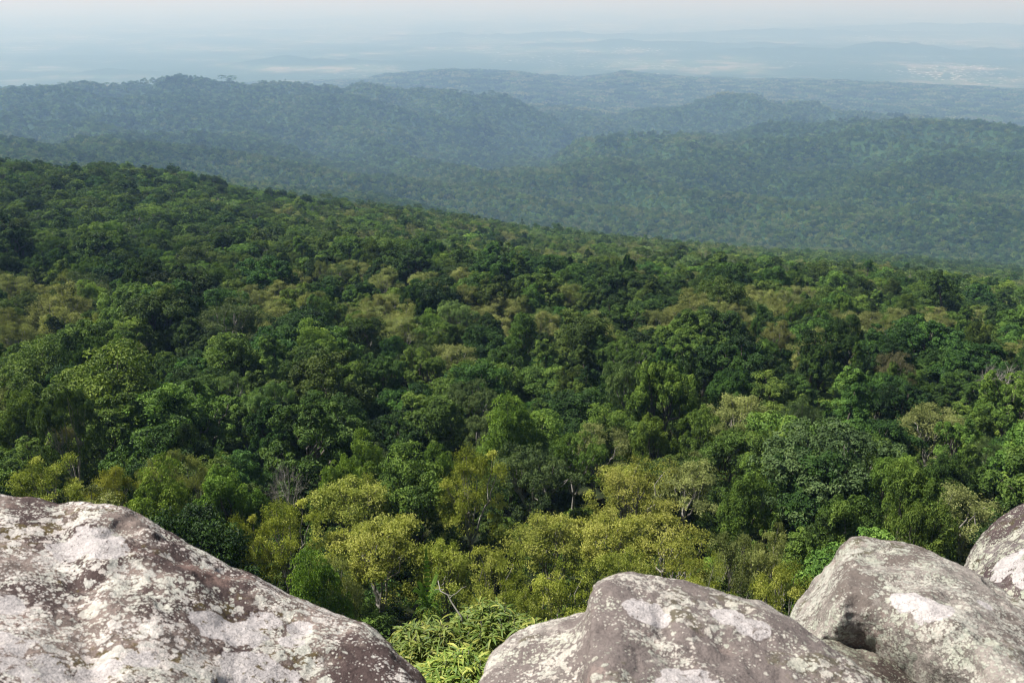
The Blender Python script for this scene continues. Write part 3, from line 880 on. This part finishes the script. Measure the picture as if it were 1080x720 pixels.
def instancer(name, P, I, S, R):
    me = bpy.data.meshes.new(name)
    me.vertices.add(len(P)); me.vertices.foreach_set('co', np.asarray(P, np.float32).ravel())
    a = me.attributes.new('pid', 'INT', 'POINT'); a.data.foreach_set('value', np.asarray(I, np.int32))
    a = me.attributes.new('scl', 'FLOAT_VECTOR', 'POINT'); a.data.foreach_set('vector', np.asarray(S, np.float32).ravel())
    a = me.attributes.new('rot', 'FLOAT_VECTOR', 'POINT'); a.data.foreach_set('vector', np.asarray(R, np.float32).ravel())
    me.update()
    o = bpy.data.objects.new(name, me); COL.objects.link(o)
    ng = bpy.data.node_groups.new(name + '_spread', 'GeometryNodeTree')
    ng.interface.new_socket('Geometry', in_out='INPUT', socket_type='NodeSocketGeometry')
    ng.interface.new_socket('Geometry', in_out='OUTPUT', socket_type='NodeSocketGeometry')
    gi = ng.nodes.new('NodeGroupInput'); go = ng.nodes.new('NodeGroupOutput')
    ci = ng.nodes.new('GeometryNodeCollectionInfo'); ci.inputs['Collection'].default_value = fc
    ci.inputs['Separate Children'].default_value = True; ci.inputs['Reset Children'].default_value = True
    ip = ng.nodes.new('GeometryNodeInstanceOnPoints'); ip.inputs['Pick Instance'].default_value = True

    def na(nm, ty):
        n = ng.nodes.new('GeometryNodeInputNamedAttribute'); n.data_type = ty; n.inputs['Name'].default_value = nm
        return next(s for s in n.outputs if s.enabled)
    lk = ng.links
    lk.new(gi.outputs[0], ip.inputs['Points']); lk.new(ci.outputs[0], ip.inputs['Instance'])
    lk.new(na('pid', 'INT'), ip.inputs['Instance Index']); lk.new(na('rot', 'FLOAT_VECTOR'), ip.inputs['Rotation']); lk.new(na('scl', 'FLOAT_VECTOR'), ip.inputs['Scale'])
    lk.new(ip.outputs[0], go.inputs[0])
    md = o.modifiers.new('spread', 'NODES'); md.node_group = ng
    o['kind'] = 'stuff'
    return o


instancer('forest', P_, I_, S_, Ro)

# undergrowth between and below the trees
P_, I_, S_, Ro = [], [], [], []
for sp, r0, r1 in ((1.9, 15, 45), (3.2, 45, 210)):
    X, Y = np.meshgrid(np.arange(-r1, r1, sp), np.arange(0, r1, sp)); X = X.ravel(); Y = Y.ravel()
    X = X + r.uniform(-.5, .5, len(X)) * sp; Y = Y + r.uniform(-.5, .5, len(X)) * sp
    rr = np.hypot(X, Y); ok = (rr > r0) & (rr < r1) & (np.abs(np.arctan2(X, Y)) < rad(43)); X, Y = X[ok], Y[ok]
    Z = terrain(X, Y)
    for x, y, z in zip(X, Y, Z):
        s = r.uniform(.2, .34) * (1 if sp < 2 else 1.3)
        k = ['mid_lumpy', 'mid_dome', 'fresh_dome', 'deep_lumpy', 'olive_feather'][int(r.choice(5, p=[.3, .2, .15, .25, .1]))]
        add_inst(x, y, z - 3.0 * s, (k, int(r.integers(0, 2)), 1 if r0 > 20 else 0), s, s, r.uniform(0, 6.28))
u_ = instancer('undergrowth', P_, I_, S_, Ro)

# ------------------------------------------------------------------ boulders
def catmull(P, n):
    P = np.asarray(P, float); P = np.vstack([2 * P[0] - P[1], P, 2 * P[-1] - P[-2]])
    seg = len(P) - 3
    t = np.linspace(0, seg - 1e-6, n); i = t.astype(int); f = (t - i)[:, None]
    a, b_, c, d = P[i], P[i + 1], P[i + 2], P[i + 3]
    return .5 * (2 * b_ + (c - a) * f + (2 * a - 5 * b_ + 4 * c - d) * f ** 2 + (3 * b_ - a - 3 * c + d) * f ** 3)


def boulder(name, crest, Ltop, slope, Rb, Db, Rf, Df, seed, mat, nu=420):
    """crest: (px, py, distance) along the highest visible line; rounded back, near-flat top that comes towards the lookout, rounded front"""
    C = catmull(crest, nu)
    prof_n = dict(a=40, b=110, c=34, d=26, e=40, f=20)
    rows = []
    for s in range(nu):
        px, py, dist = C[s]
        d = pdir(px, py); P = d * dist
        t = -np.array([d[0], d[1], 0]) / hypot(d[0], d[1])
        dep = math.atan2(-d[2], hypot(d[0], d[1]))
        edge = min(1, min(s, nu - 1 - s) / (nu * .06) + .05)
        front = []
        th = np.concatenate([np.linspace(dep, slope, prof_n['a']), np.full(prof_n['b'], slope), np.linspace(slope, -rad(98), prof_n['c']), np.full(prof_n['d'], -rad(98))])
        ds = np.concatenate([np.full(prof_n['a'], Rb * (dep - slope) / prof_n['a']), np.full(prof_n['b'], Ltop / prof_n['b']), np.full(prof_n['c'], Rf * (slope + rad(92)) / prof_n['c']), np.full(prof_n['d'], Df / prof_n['d'])])
        ds = ds * (edge ** .5 if True else 1)
        fo = P + np.cumsum((np.cos(th) * ds)[:, None] * t + np.stack([np.zeros_like(th), np.zeros_like(th), np.sin(th) * ds], 1), 0)
        th = np.concatenate([np.linspace(dep, rad(95), prof_n['e']), np.full(prof_n['f'], rad(95))])
        ds = np.concatenate([np.full(prof_n['e'], Rb * 1.1 * (rad(95) - dep) / prof_n['e']), np.full(prof_n['f'], Db / prof_n['f'])]) * edge ** .5
        ba = P - np.cumsum((np.cos(th) * ds)[:, None] * t + np.stack([np.zeros_like(th), np.zeros_like(th), np.sin(th) * ds], 1), 0)
        rows.append(np.concatenate([fo[::-1], P[None], ba]))
    G = np.array(rows); nv = G.shape[1]
    # soft unevenness along the surface normals
    du = np.gradient(G, axis=0); dv = np.gradient(G, axis=1)
    Nn = unit(np.cross(du, dv))
    if Nn[nu // 2, nv // 2][2] < 0:
        Nn = -Nn
    x, y, z = G[..., 0], G[..., 1], G[..., 2]
    n = fbm(x / .62, y / .62, z / .62, seed, 2) * .0055 + fbm(x / .17, y / .17, z / .17, seed + 5, 3) * .0080 + fbm(x / .05, y / .05, z / .05, seed + 9, 4) * .0045
    crk = np.abs(fbm(x / .9 + z, y / .6, z / .5, seed + 40, 4)); n = n - np.exp(-(crk / .022) ** 2) * .003
    st = fbm(z / .05 + x / .6, y / .5, x / .5, seed + 50, 3); n = n + st * .003
    pit = fbm(x / .09, y / .09, z / .09, seed + 30, 2)
    n = n - np.clip(pit - .35, 0, 1) * .024
    G = G + Nn * n[..., None]
    V = G.reshape(-1, 3)
    i = np.arange(nu - 1)[:, None] * nv; j = np.arange(nv)[None]
    j2 = (j + 1) % nv
    Q = np.stack([i + j, i + nv + j, i + nv + j2, i + j2], -1).reshape(-1, 4)
    c0 = len(V); V = np.vstack([V, G[0].mean(0), G[-1].mean(0)])
    T0 = np.stack([np.full(nv, c0), np.arange(nv), (np.arange(nv) + 1) % nv], 1)
    T1 = np.stack([np.full(nv, c0 + 1), (nu - 1) * nv + (np.arange(nv) + 1) % nv, (nu - 1) * nv + np.arange(nv)], 1)
    me = make_mesh(name, V, Q, np.vstack([T0, T1]), None, [mat], smooth=True)
    import bmesh
    b_ = bmesh.new(); b_.from_mesh(me); bmesh.ops.recalc_face_normals(b_, faces=b_.faces); b_.to_mesh(me); b_.free()
    o = link(name, me)
    px, py, dep_ = proj(V)
    return o, (V, px, py, dep_)


def rock_mat(name, blobs, c_base, c_dark, c_moss, c_lich, cover, seed, grey=.0):
    m, ns, L = nmat(name)
    g = N(ns, 'ShaderNodeNewGeometry')
    off = N(ns, 'ShaderNodeVectorMath', operation='ADD'); off.inputs[1].default_value = (seed * 3.7, seed * 1.3, 0); L.new(g.outputs['Position'], off.inputs[0])

    def noise(sc, det=6, ro=.6, dist=0.0):
        t = N(ns, 'ShaderNodeTexNoise'); t.inputs['Scale'].default_value = sc; t.inputs['Detail'].default_value = det; t.inputs['Roughness'].default_value = ro; t.inputs['Distortion'].default_value = dist
        L.new(off.outputs[0], t.inputs['Vector']); return t

    def rmp(src, a, b, va=0., vb=1.):
        n = N(ns, 'ShaderNodeMapRange', interpolation_type='SMOOTHSTEP'); n.inputs[1].default_value = a; n.inputs[2].default_value = b; n.inputs[3].default_value = va; n.inputs[4].default_value = vb
        L.new(src, n.inputs[0]); return n.outputs[0]

    def mix(f, a, b):
        n = N(ns, 'ShaderNodeMix', data_type='RGBA')
        if np.isscalar(f): n.inputs[0].default_value = f
        else: L.new(f, n.inputs[0])
        for s, v in ((6, a), (7, b)):
            if isinstance(v, tuple): n.inputs[s].default_value = (*v, 1)
            else: L.new(v, n.inputs[s])
        return n.outputs[2]

    def math_(op, a, b):
        n = N(ns, 'ShaderNodeMath', operation=op)
        for s, v in ((0, a), (1, b)):
            if np.isscalar(v): n.inputs[s].default_value = v
            else: L.new(v, n.inputs[s])
        return n.outputs[0]
    nA = noise(2.6, 5, .6); nB = noise(9, 8, .65, .4); nC = noise(38, 6, .7); nD = noise(120, 4, .7); nE = noise(4.4, 6, .6, .3)
    col = mix(rmp(nB.outputs[0], .40, .62), c_base, tuple(c * .55 for c in c_base))
    col = mix(rmp(nC.outputs[0], .45, .65, 0, .5), col, tuple(min(1, c * 1.35) for c in c_base))
    dk = math_('ADD', nA.outputs[0], math_('MULTIPLY', math_('SUBTRACT', nC.outputs[0], .5), .45))
    col = mix(rmp(dk, .455, .525, 0, .88), col, c_dark)
    rd_ = noise(3.3, 5, .6, .2); col = mix(rmp(rd_.outputs[0], .56, .66, 0, .6), col, (c_base[0] * 1.15, c_base[1] * .96, c_base[2] * .92))
    ms_ = math_('ADD', nE.outputs[0], math_('MULTIPLY', math_('SUBTRACT', nC.outputs[0], .5), .5))
    col = mix(rmp(ms_, .56, .66, 0, .85), col, c_moss)
    # crust lichen: roundish thalli of several sizes
    gz_ = noise(5.5, 4, .6); gm = rmp(gz_.outputs[0], .46, .60)
    hgt = None
    for sc, th, cv, cc in ((26, .46, .42, tuple(c * .92 for c in c_lich)), (58, .44, .52, c_lich), (130, .42, .60, tuple(min(1, c * 1.12) for c in c_lich))):
        dv = N(ns, 'ShaderNodeTexNoise'); dv.inputs['Scale'].default_value = sc * 1.7; dv.inputs['Detail'].default_value = 3; L.new(off.outputs[0], dv.inputs['Vector'])
        sub = N(ns, 'ShaderNodeVectorMath', operation='SUBTRACT'); L.new(dv.outputs['Color'], sub.inputs[0]); sub.inputs[1].default_value = (.5, .5, .5)
        scl = N(ns, 'ShaderNodeVectorMath', operation='SCALE'); L.new(sub.outputs[0], scl.inputs[0]); scl.inputs['Scale'].default_value = .9 / sc
        ad = N(ns, 'ShaderNodeVectorMath', operation='ADD'); L.new(scl.outputs[0], ad.inputs[0]); L.new(off.outputs[0], ad.inputs[1])
        vo = N(ns, 'ShaderNodeTexVoronoi'); vo.inputs['Scale'].default_value = sc; L.new(ad.outputs[0], vo.inputs['Vector'])
        sp_ = N(ns, 'ShaderNodeSeparateColor'); L.new(vo.outputs['Color'], sp_.inputs[0])
        cn = noise(3.1 + sc * .05, 4, .6)
        covn = math_('ADD', math_('MULTIPLY', math_('SUBTRACT', cn.outputs[0], .5), 3.6), cover + cv - .5)
        covn = math_('SUBTRACT', covn, rmp(dk, .50, .60, 0, .30))
        lim = math_('MULTIPLY', math_('ADD', covn, math_('MULTIPLY', sp_.outputs[0], .6)), .62)
        msk = rmp(math_('SUBTRACT', lim, vo.outputs['Distance']), -.012, .022)
        tint = mix(sp_.outputs[1], cc, tuple(c * s for c, s in zip(cc, (1.06, .96, .97))))
        tint = mix(math_('MULTIPLY', gm, .35), tint, (cc[0] * .70, cc[1] * .80, cc[2] * .66))
        tint = mix(rmp(nD.outputs[0], .4, .7, 0, .55), tint, tuple(c * .62 for c in cc))
        col = mix(math_('MULTIPLY', msk, .93), col, tint)
        hgt = msk if hgt is None else math_('MAXIMUM', hgt, msk)
    # large flat pale patches
    if blobs:
        wob = N(ns, 'ShaderNodeTexNoise'); wob.inputs['Scale'].default_value = 16; wob.inputs['Detail'].default_value = 5; L.new(g.outputs['Position'], wob.inputs['Vector'])
        tot = None
        for (c, rd) in blobs:
            dn = N(ns, 'ShaderNodeVectorMath', operation='DISTANCE'); L.new(g.outputs['Position'], dn.inputs[0]); dn.inputs[1].default_value = tuple(float(q) for q in c)
            e = math_('ADD', math_('DIVIDE', dn.outputs['Value'], rd), math_('MULTIPLY', math_('SUBTRACT', wob.outputs[0], .5), 1.5))
            mk = rmp(e, 1.02, .95)
            tot = mk if tot is None else math_('MAXIMUM', tot, mk)
        hole = rmp(math_('ADD', nC.outputs[0], math_('MULTIPLY', nB.outputs[0], .35)), .745, .80)
        tot = math_('MULTIPLY', tot, math_('SUBTRACT', 1.0, hole))
        pc = mix(rmp(nB.outputs[0], .35, .65), (.52, .475, .455), (.43, .395, .38))
        pc = mix(rmp(nD.outputs[0], .45, .7, 0, .5), pc, (.37, .345, .33))
        col = mix(math_('MULTIPLY', tot, .95), col, pc)
    # grit: fine pits and grains
    nF = noise(210, 3, .7); pitm = rmp(math_('ADD', nF.outputs[0], math_('MULTIPLY', nB.outputs[0], .45)), .80, .88, 0, .6)
    col = mix(pitm, col, tuple(c * .45 for c in c_dark))
    grn = N(ns, 'ShaderNodeMix', data_type='RGBA', blend_type='MULTIPLY'); grn.inputs[0].default_value = 1; L.new(col, grn.inputs[6])
    grr = ramp(ns, [(.32, .74), (.68, 1.18)]); L.new(noise(75, 5, .75).outputs[0], grr.inputs[0]); L.new(grr.outputs[0], grn.inputs[7]); col = grn.outputs[2]
    b = N(ns, 'ShaderNodeBsdfPrincipled'); b.inputs['Roughness'].default_value = .9; b.inputs['Specular IOR Level'].default_value = .2
    L.new(col, b.inputs['Base Color'])
    hh = math_('ADD', math_('MULTIPLY', hgt, .35), math_('ADD', math_('MULTIPLY', nC.outputs[0], .9), math_('MULTIPLY', nD.outputs[0], .35)))
    bu = N(ns, 'ShaderNodeBump'); bu.inputs['Strength'].default_value = .9; bu.inputs['Distance'].default_value = .012
    L.new(hh, bu.inputs['Height']); L.new(bu.outputs[0], b.inputs['Normal'])
    o = N(ns, 'ShaderNodeOutputMaterial'); L.new(b.outputs[0], o.inputs[0])
    return m


BASE = (.225, .176, .152); DARK = (.058, .038, .036); MOSS = (.105, .080, .030); LICH = (.53, .51, .46)


def make_boulder(name, label, crest, blobs, mk, **kw):
    o, (V, px, py, dp) = boulder(name, crest, mat=None, **kw)
    bl = []
    for bx, by, rp in blobs:
        d2 = (px - bx) ** 2 + (py - by) ** 2
        near = d2 < 36
        if not near.any():
            continue
        i = np.where(near)[0][np.argmin(dp[near])]
        bl.append((V[i], rp * dp[i] / F))
    m = rock_mat('lichen_rock', bl, **mk)
    o.data.materials.clear(); o.data.materials.append(m)
    o['label'] = label; o['category'] = 'boulder'; o['group'] = 'lichen covered boulders on the cliff edge'
    return o


make_boulder('boulder', 'largest boulder, long flat back sloping down, mottled with white lichen and dark moss',
             [(-420, 560, 3.0), (-250, 532, 3.1), (-120, 522, 3.15), (0, 523, 3.15), (35, 526, 3.15), (62, 532, 3.12), (90, 530, 3.05), (118, 536, 3.0), (150, 545, 2.95), (190, 566, 2.9), (230, 590, 2.85), (265, 606, 2.8), (300, 624, 2.75),
              (340, 638, 2.7), (380, 655, 2.65), (400, 672, 2.6), (425, 697, 2.55), (447, 722, 2.5), (470, 765, 2.45), (490, 850, 2.4), (500, 980, 2.35), (495, 1150, 2.3)],
             [(88, 566, 34), (112, 572, 22), (4, 635, 22), (2, 680, 34), (40, 700, 36), (100, 712, 26), (225, 655, 26), (255, 660, 30), (280, 650, 20), (265, 702, 34), (300, 712, 22), (315, 660, 16), (150, 690, 20), (310, 672, 14)],
             dict(c_base=BASE, c_dark=DARK, c_moss=MOSS, c_lich=LICH, cover=.18, seed=1),
             Ltop=1.35, slope=rad(7), Rb=.55, Db=1.1, Rf=.28, Df=.5, seed=50)
make_boulder('boulder', 'rounded middle boulder with low ledge on one side and two pale oval patches',
             [(440, 1150, 2.2), (455, 950, 2.25), (480, 820, 2.3), (500, 752, 2.35), (508, 712, 2.4), (518, 690, 2.45), (540, 671, 2.5), (560, 660, 2.52), (585, 652, 2.52), (608, 648, 2.5), (619, 640, 2.42), (624, 624, 2.4), (634, 612, 2.42), (655, 605, 2.45), (690, 607, 2.5),
              (730, 615, 2.5), (770, 626, 2.5), (810, 641, 2.47), (845, 661, 2.44), (875, 682, 2.4), (905, 702, 2.36), (935, 728, 2.32), (975, 770, 2.3), (1010, 850, 2.25), (1020, 990, 2.2), (1010, 1150, 2.1)],
             [(688, 641, 24), (675, 636, 16), (768, 644, 20), (796, 655, 19), (722, 708, 22), (745, 712, 16), (705, 716, 15)],
             dict(c_base=(.31, .275, .245), c_dark=(.15, .122, .112), c_moss=(.12, .105, .070), c_lich=(.46, .445, .385), cover=.14, seed=2),
             Ltop=.95, slope=rad(10), Rb=.42, Db=1.0, Rf=.3, Df=.6, seed=61)
make_boulder('boulder', 'squarish boulder with sharp peak, one round pale patch and dark hollow below',
             [(800, 1000, 3.2), (806, 820, 3.3), (815, 720, 3.35), (826, 668, 3.4), (838, 638, 3.45), (856, 618, 3.5), (874, 598, 3.5), (888, 578, 3.5), (900, 569, 3.48), (918, 568, 3.5), (945, 572, 3.5), (975, 580, 3.45), (1005, 592, 3.4), (1040, 610, 3.35),
              (1080, 636, 3.3), (1130, 668, 3.25), (1190, 715, 3.2), (1240, 790, 3.15), (1260, 920, 3.1), (1265, 1050, 3.05)],
             [(955, 624, 20), (985, 634, 21), (970, 626, 16), (1040, 632, 10)],
             dict(c_base=(.29, .255, .225), c_dark=(.13, .106, .092), c_moss=(.11, .10, .062), c_lich=(.41, .41, .35), cover=.18, seed=3),
             Ltop=.50, slope=rad(17), Rb=.30, Db=1.3, Rf=.10, Df=1.1, seed=72)
make_boulder('boulder', 'farthest boulder cut by the photo edge, dark rock with greenish white crust',
             [(985, 900, 4.4), (992, 760, 4.5), (1000, 680, 4.55), (1008, 625, 4.6), (1016, 598, 4.6), (1028, 572, 4.6), (1045, 553, 4.6), (1065, 538, 4.6), (1085, 527, 4.6), (1120, 512, 4.55), (1180, 510, 4.5), (1260, 540, 4.4), (1310, 620, 4.3), (1330, 760, 4.2), (1335, 900, 4.2)],
             [(1060, 590, 20), (1075, 600, 18), (1050, 602, 12)],
             dict(c_base=(.17, .14, .135), c_dark=(.06, .04, .04), c_moss=(.07, .06, .03), c_lich=(.42, .43, .35), cover=.15, seed=4),
             Ltop=.7, slope=rad(12), Rb=.4, Db=1.6, Rf=.3, Df=1.2, seed=83, nu=260)
make_boulder('boulder', 'low dark boulder wedged in the hollow between middle and peaked boulders',
             [(800, 1000, 2.75), (812, 800, 2.8), (830, 712, 2.85), (860, 678, 2.9), (890, 677, 2.92), (930, 694, 2.9), (970, 722, 2.88), (1010, 745, 2.84), (1050, 780, 2.8), (1080, 840, 2.75), (1085, 1000, 2.7)],
             [],
             dict(c_base=(.13, .11, .09), c_dark=(.05, .035, .03), c_moss=(.08, .07, .04), c_lich=(.26, .27, .21), cover=.12, seed=6),
             Ltop=.35, slope=rad(12), Rb=.16, Db=.8, Rf=.2, Df=.5, seed=94, nu=260)

# ------------------------------------------------------------------ the long-leaved shrub in the gap between the boulders
def shrub(px, py, dist, w, seed, label, nt=260, lf=.175):
    r = np.random.default_rng(seed)
    P = pdir(px, py) * dist
    gz = ground_at(P[0], P[1])
    e = bpy.data.objects.new('shrub', None); COL.objects.link(e); e.location = (P[0], P[1], gz)
    H = P[2] - gz
    lg, sg = Geo(), Geo()
    u = sph(r, nt * 2, .4); u = u[u[:, 2] > -.35][:nt]
    tips = u * r.uniform(.55, 1.0, len(u))[:, None] ** .5 * [w, w, w * .8] + [0, 0, H]
    stems = [np.array([r.normal() * .25, r.normal() * .25, -.2]) for _ in range(6)]
    hubs = [np.array([cos(k) * w * .35, sin(k) * w * .35, H - w * .45]) for k in range(6)]
    for s_, h_ in zip(stems, hubs):
        tube(sg, limb(r, s_, h_, 0, 6, .03), np.linspace(.04, .022, 6), 0, 5)
    for tp in tips:
        hb = min(hubs, key=lambda q: np.linalg.norm(q[:2] - tp[:2]))
        tube(sg, limb(r, hb, tp, .04, 5, .04), np.linspace(.012, .004, 5), 0, 4)
        ax = unit(tp - hb + [0, 0, .3 * w])
        nl_ = int(r.integers(11, 19))
        for j in range(nl_):
            st = tp - ax * r.uniform(0, .20)
            a = r.uniform(0, 2 * pi)
            q1 = unit(np.cross(ax, [.31, .2, .9])); q2 = np.cross(ax, q1)
            dr = unit(ax * r.uniform(.25, 1.0) + q1 * cos(a) + q2 * sin(a))
            side = unit(np.cross(dr, [0, 0, 1.0]) + r.normal(size=3) * .25)
            nrm = np.cross(side, dr)
            if nrm[2] < 0: nrm = -nrm
            dp = r.random(); Ln = lf * r.uniform(.45, 1.3); hw = Ln * .066
            V = []; ss = [0, .25, .55, .8, 1.0]; ws = [.15, .85, 1.0, .6, .03]
            for s1, w1 in zip(ss, ws):
                c = st + dr * Ln * s1 - np.array([0, 0, 1]) * Ln * (.25 + .5 * dp) * s1 ** 2
                V += [c - side * hw * w1 + nrm * hw * w1 * .45, c, c + side * hw * w1 + nrm * hw * w1 * .45]
            Q = []
            for k in range(4):
                Q += [(k * 3, k * 3 + 1, k * 3 + 4, k * 3 + 3), (k * 3 + 1, k * 3 + 2, k * 3 + 5, k * 3 + 4)]
            t0 = np.clip(r.normal(.5, .22), 0, 1)
            lg.add(V, Q, 0, np.array([t0 + .18, t0 - .1, t0 + .18] * 5).clip(0, 1), True)
    link('foliage', lg.mesh('foliage', [M['shrub']]), e)
    link('stems', sg.mesh('stems', [M['palebark']]), e)
    e['label'] = label; e['category'] = 'shrub'; e['group'] = 'long-leaved shrubs in the gap between the boulders'
    return e


def dead_twig():
    r = np.random.default_rng(8); g_ = Geo()
    base = pdir(487, 690) * 11.2; gz = ground_at(base[0], base[1])
    tip = pdir(462, 612) * 11.4; bend = pdir(487, 650) * 11.2
    tube(g_, np.vstack([limb(r, (base[0], base[1], gz - .2), bend, 0, 6, .015), limb(r, bend, tip, 0, 6, .05)[1:]]), np.linspace(.018, .006, 11), 0, 6)
    for t_, (px, py) in ((.5, (492, 618)), (.6, (476, 628)), (.75, (458, 622)), (.85, (470, 607))):
        p = bend * (1 - t_) + tip * t_
        tube(g_, limb(r, p, pdir(px, py) * 11.3, 0, 5, .06), np.linspace(.007, .003, 5), 0, 5)
    o = link('dead_twig', g_.mesh('dead_twig', [M['palebark']]))
    o['label'] = 'bare crooked pale twig rising above the yellow-green shrubs in the gap'; o['category'] = 'dead branch'


dead_twig()
shrub(450, 692, 11.0, .50, 1, 'yellow-green long-leaved shrub beside the left boulder foot')
shrub(515, 676, 11.4, .55, 2, "yellow-green long-leaved shrub behind the middle boulder's ledge")
shrub(484, 728, 10.4, .5, 3, 'lowest yellow-green long-leaved shrub deep in the gap between boulders')
shrub(560, 690, 11.2, .5, 4, "long-leaved shrub mostly hidden behind the middle boulder's ledge", 140)

# ------------------------------------------------------------------ haze, sky, sun
me = bpy.data.meshes.new('haze')
hx, hz0, hz1 = 61000.0, -900.0, 8.0
Vh = [(sx * hx, sy * hx, z) for z in (hz0, hz1) for sx, sy in ((-1, -1), (1, -1), (1, 1), (-1, 1))]
me.from_pydata(Vh, [], [(3, 2, 1, 0), (4, 5, 6, 7), (0, 1, 5, 4), (1, 2, 6, 5), (2, 3, 7, 6), (3, 0, 4, 7)])
hz = link('haze', me); hz['kind'] = 'stuff'
m, ns, L = nmat('haze_air')
pv = N(ns, 'ShaderNodeVolumePrincipled')
HAZE_DENS = 1.55e-4
pv.inputs['Color'].default_value = (.33, .53, .84, 1); pv.inputs['Absorption Color'].default_value = (.74, .49, 0, 1)
pv.inputs['Density'].default_value = HAZE_DENS; pv.inputs['Anisotropy'].default_value = .1
o = N(ns, 'ShaderNodeOutputMaterial'); L.new(pv.outputs[0], o.inputs['Volume'])
me.materials.append(m)

SUN_EL, SUN_AZ = rad(54), rad(-76)
w = bpy.data.worlds.new('World'); SC.world = w; w.use_nodes = True
ns = w.node_tree.nodes; L = w.node_tree.links; ns.clear()
sk = N(ns, 'ShaderNodeTexSky', sky_type='NISHITA'); sk.sun_disc = False; sk.sun_elevation = SUN_EL; sk.sun_rotation = SUN_AZ % (2 * pi)
sk.air_density = 1.0; sk.dust_density = 3.0; sk.ozone_density = 1.0
bg = N(ns, 'ShaderNodeBackground'); bg.inputs[1].default_value = .052
o = N(ns, 'ShaderNodeOutputWorld'); 
# a low bank of bright cloud along the horizon, thicker and darker to one side
tc = N(ns, 'ShaderNodeTexCoord'); sx = N(ns, 'ShaderNodeSeparateXYZ'); L.new(tc.outputs['Generated'], sx.inputs[0])
cn_ = N(ns, 'ShaderNodeTexNoise'); cn_.inputs['Scale'].default_value = 3.0; cn_.inputs['Detail'].default_value = 5
mpn = N(ns, 'ShaderNodeMapping'); mpn.inputs['Scale'].default_value = (1, 1, 7); L.new(tc.outputs['Generated'], mpn.inputs[0]); L.new(mpn.outputs[0], cn_.inputs['Vector'])
ad_ = N(ns, 'ShaderNodeMath', operation='MULTIPLY_ADD'); ad_.inputs[1].default_value = .12; L.new(cn_.outputs[0], ad_.inputs[0]); L.new(sx.outputs[2], ad_.inputs[2])
mk_ = N(ns, 'ShaderNodeMapRange', interpolation_type='SMOOTHSTEP'); mk_.inputs[1].default_value = .22; mk_.inputs[2].default_value = .10; L.new(ad_.outputs[0], mk_.inputs[0])
bx_ = N(ns, 'ShaderNodeMath', operation='MULTIPLY_ADD'); bx_.inputs[1].default_value = .35; L.new(cn_.outputs[0], bx_.inputs[0]); L.new(sx.outputs[0], bx_.inputs[2])
cr_ = ramp(ns, [(0, (5.0, 5.3, 6.0)), (1, (8.2, 8.1, 8.0))]); br_ = N(ns, 'ShaderNodeMapRange'); br_.inputs[1].default_value = -.32; br_.inputs[2].default_value = .30
L.new(bx_.outputs[0], br_.inputs[0]); L.new(br_.outputs[0], cr_.inputs[0])
mc_ = N(ns, 'ShaderNodeMix', data_type='RGBA'); L.new(mk_.outputs[0], mc_.inputs[0]); L.new(sk.outputs[0], mc_.inputs[6]); L.new(cr_.outputs[0], mc_.inputs[7])
L.new(mc_.outputs[2], bg.inputs[0]); L.new(bg.outputs[0], o.inputs[0])
sd = bpy.data.lights.new('sun', 'SUN'); sd.energy = 5.0; sd.angle = rad(1.2); sd.color = (1.0, .97, .92)
so = bpy.data.objects.new('sun', sd); COL.objects.link(so)
from mathutils import Vector
sv = Vector((sin(SUN_AZ) * cos(SUN_EL), cos(SUN_AZ) * cos(SUN_EL), sin(SUN_EL)))
so.rotation_euler = sv.to_track_quat('Z', 'Y').to_euler()

SC.view_settings.view_transform = 'Standard'; SC.view_settings.look = 'None'; SC.view_settings.gamma = 1; SC.view_settings.exposure = 0.74
cy = SC.cycles
cy.max_bounces = 5; cy.diffuse_bounces = 2; cy.glossy_bounces = 1; cy.transmission_bounces = 2; cy.transparent_max_bounces = 4; cy.volume_bounces = 1
cy.use_denoising = True; cy.denoising_input_passes = 'RGB_ALBEDO_NORMAL'; cy.denoising_prefilter = 'ACCURATE'; cy.use_adaptive_sampling = False
cy.sample_clamp_indirect = 4
cy.pixel_filter_type = 'BLACKMAN_HARRIS'; cy.filter_width = 1.15
cy.caustics_reflective = False; cy.caustics_refractive = False
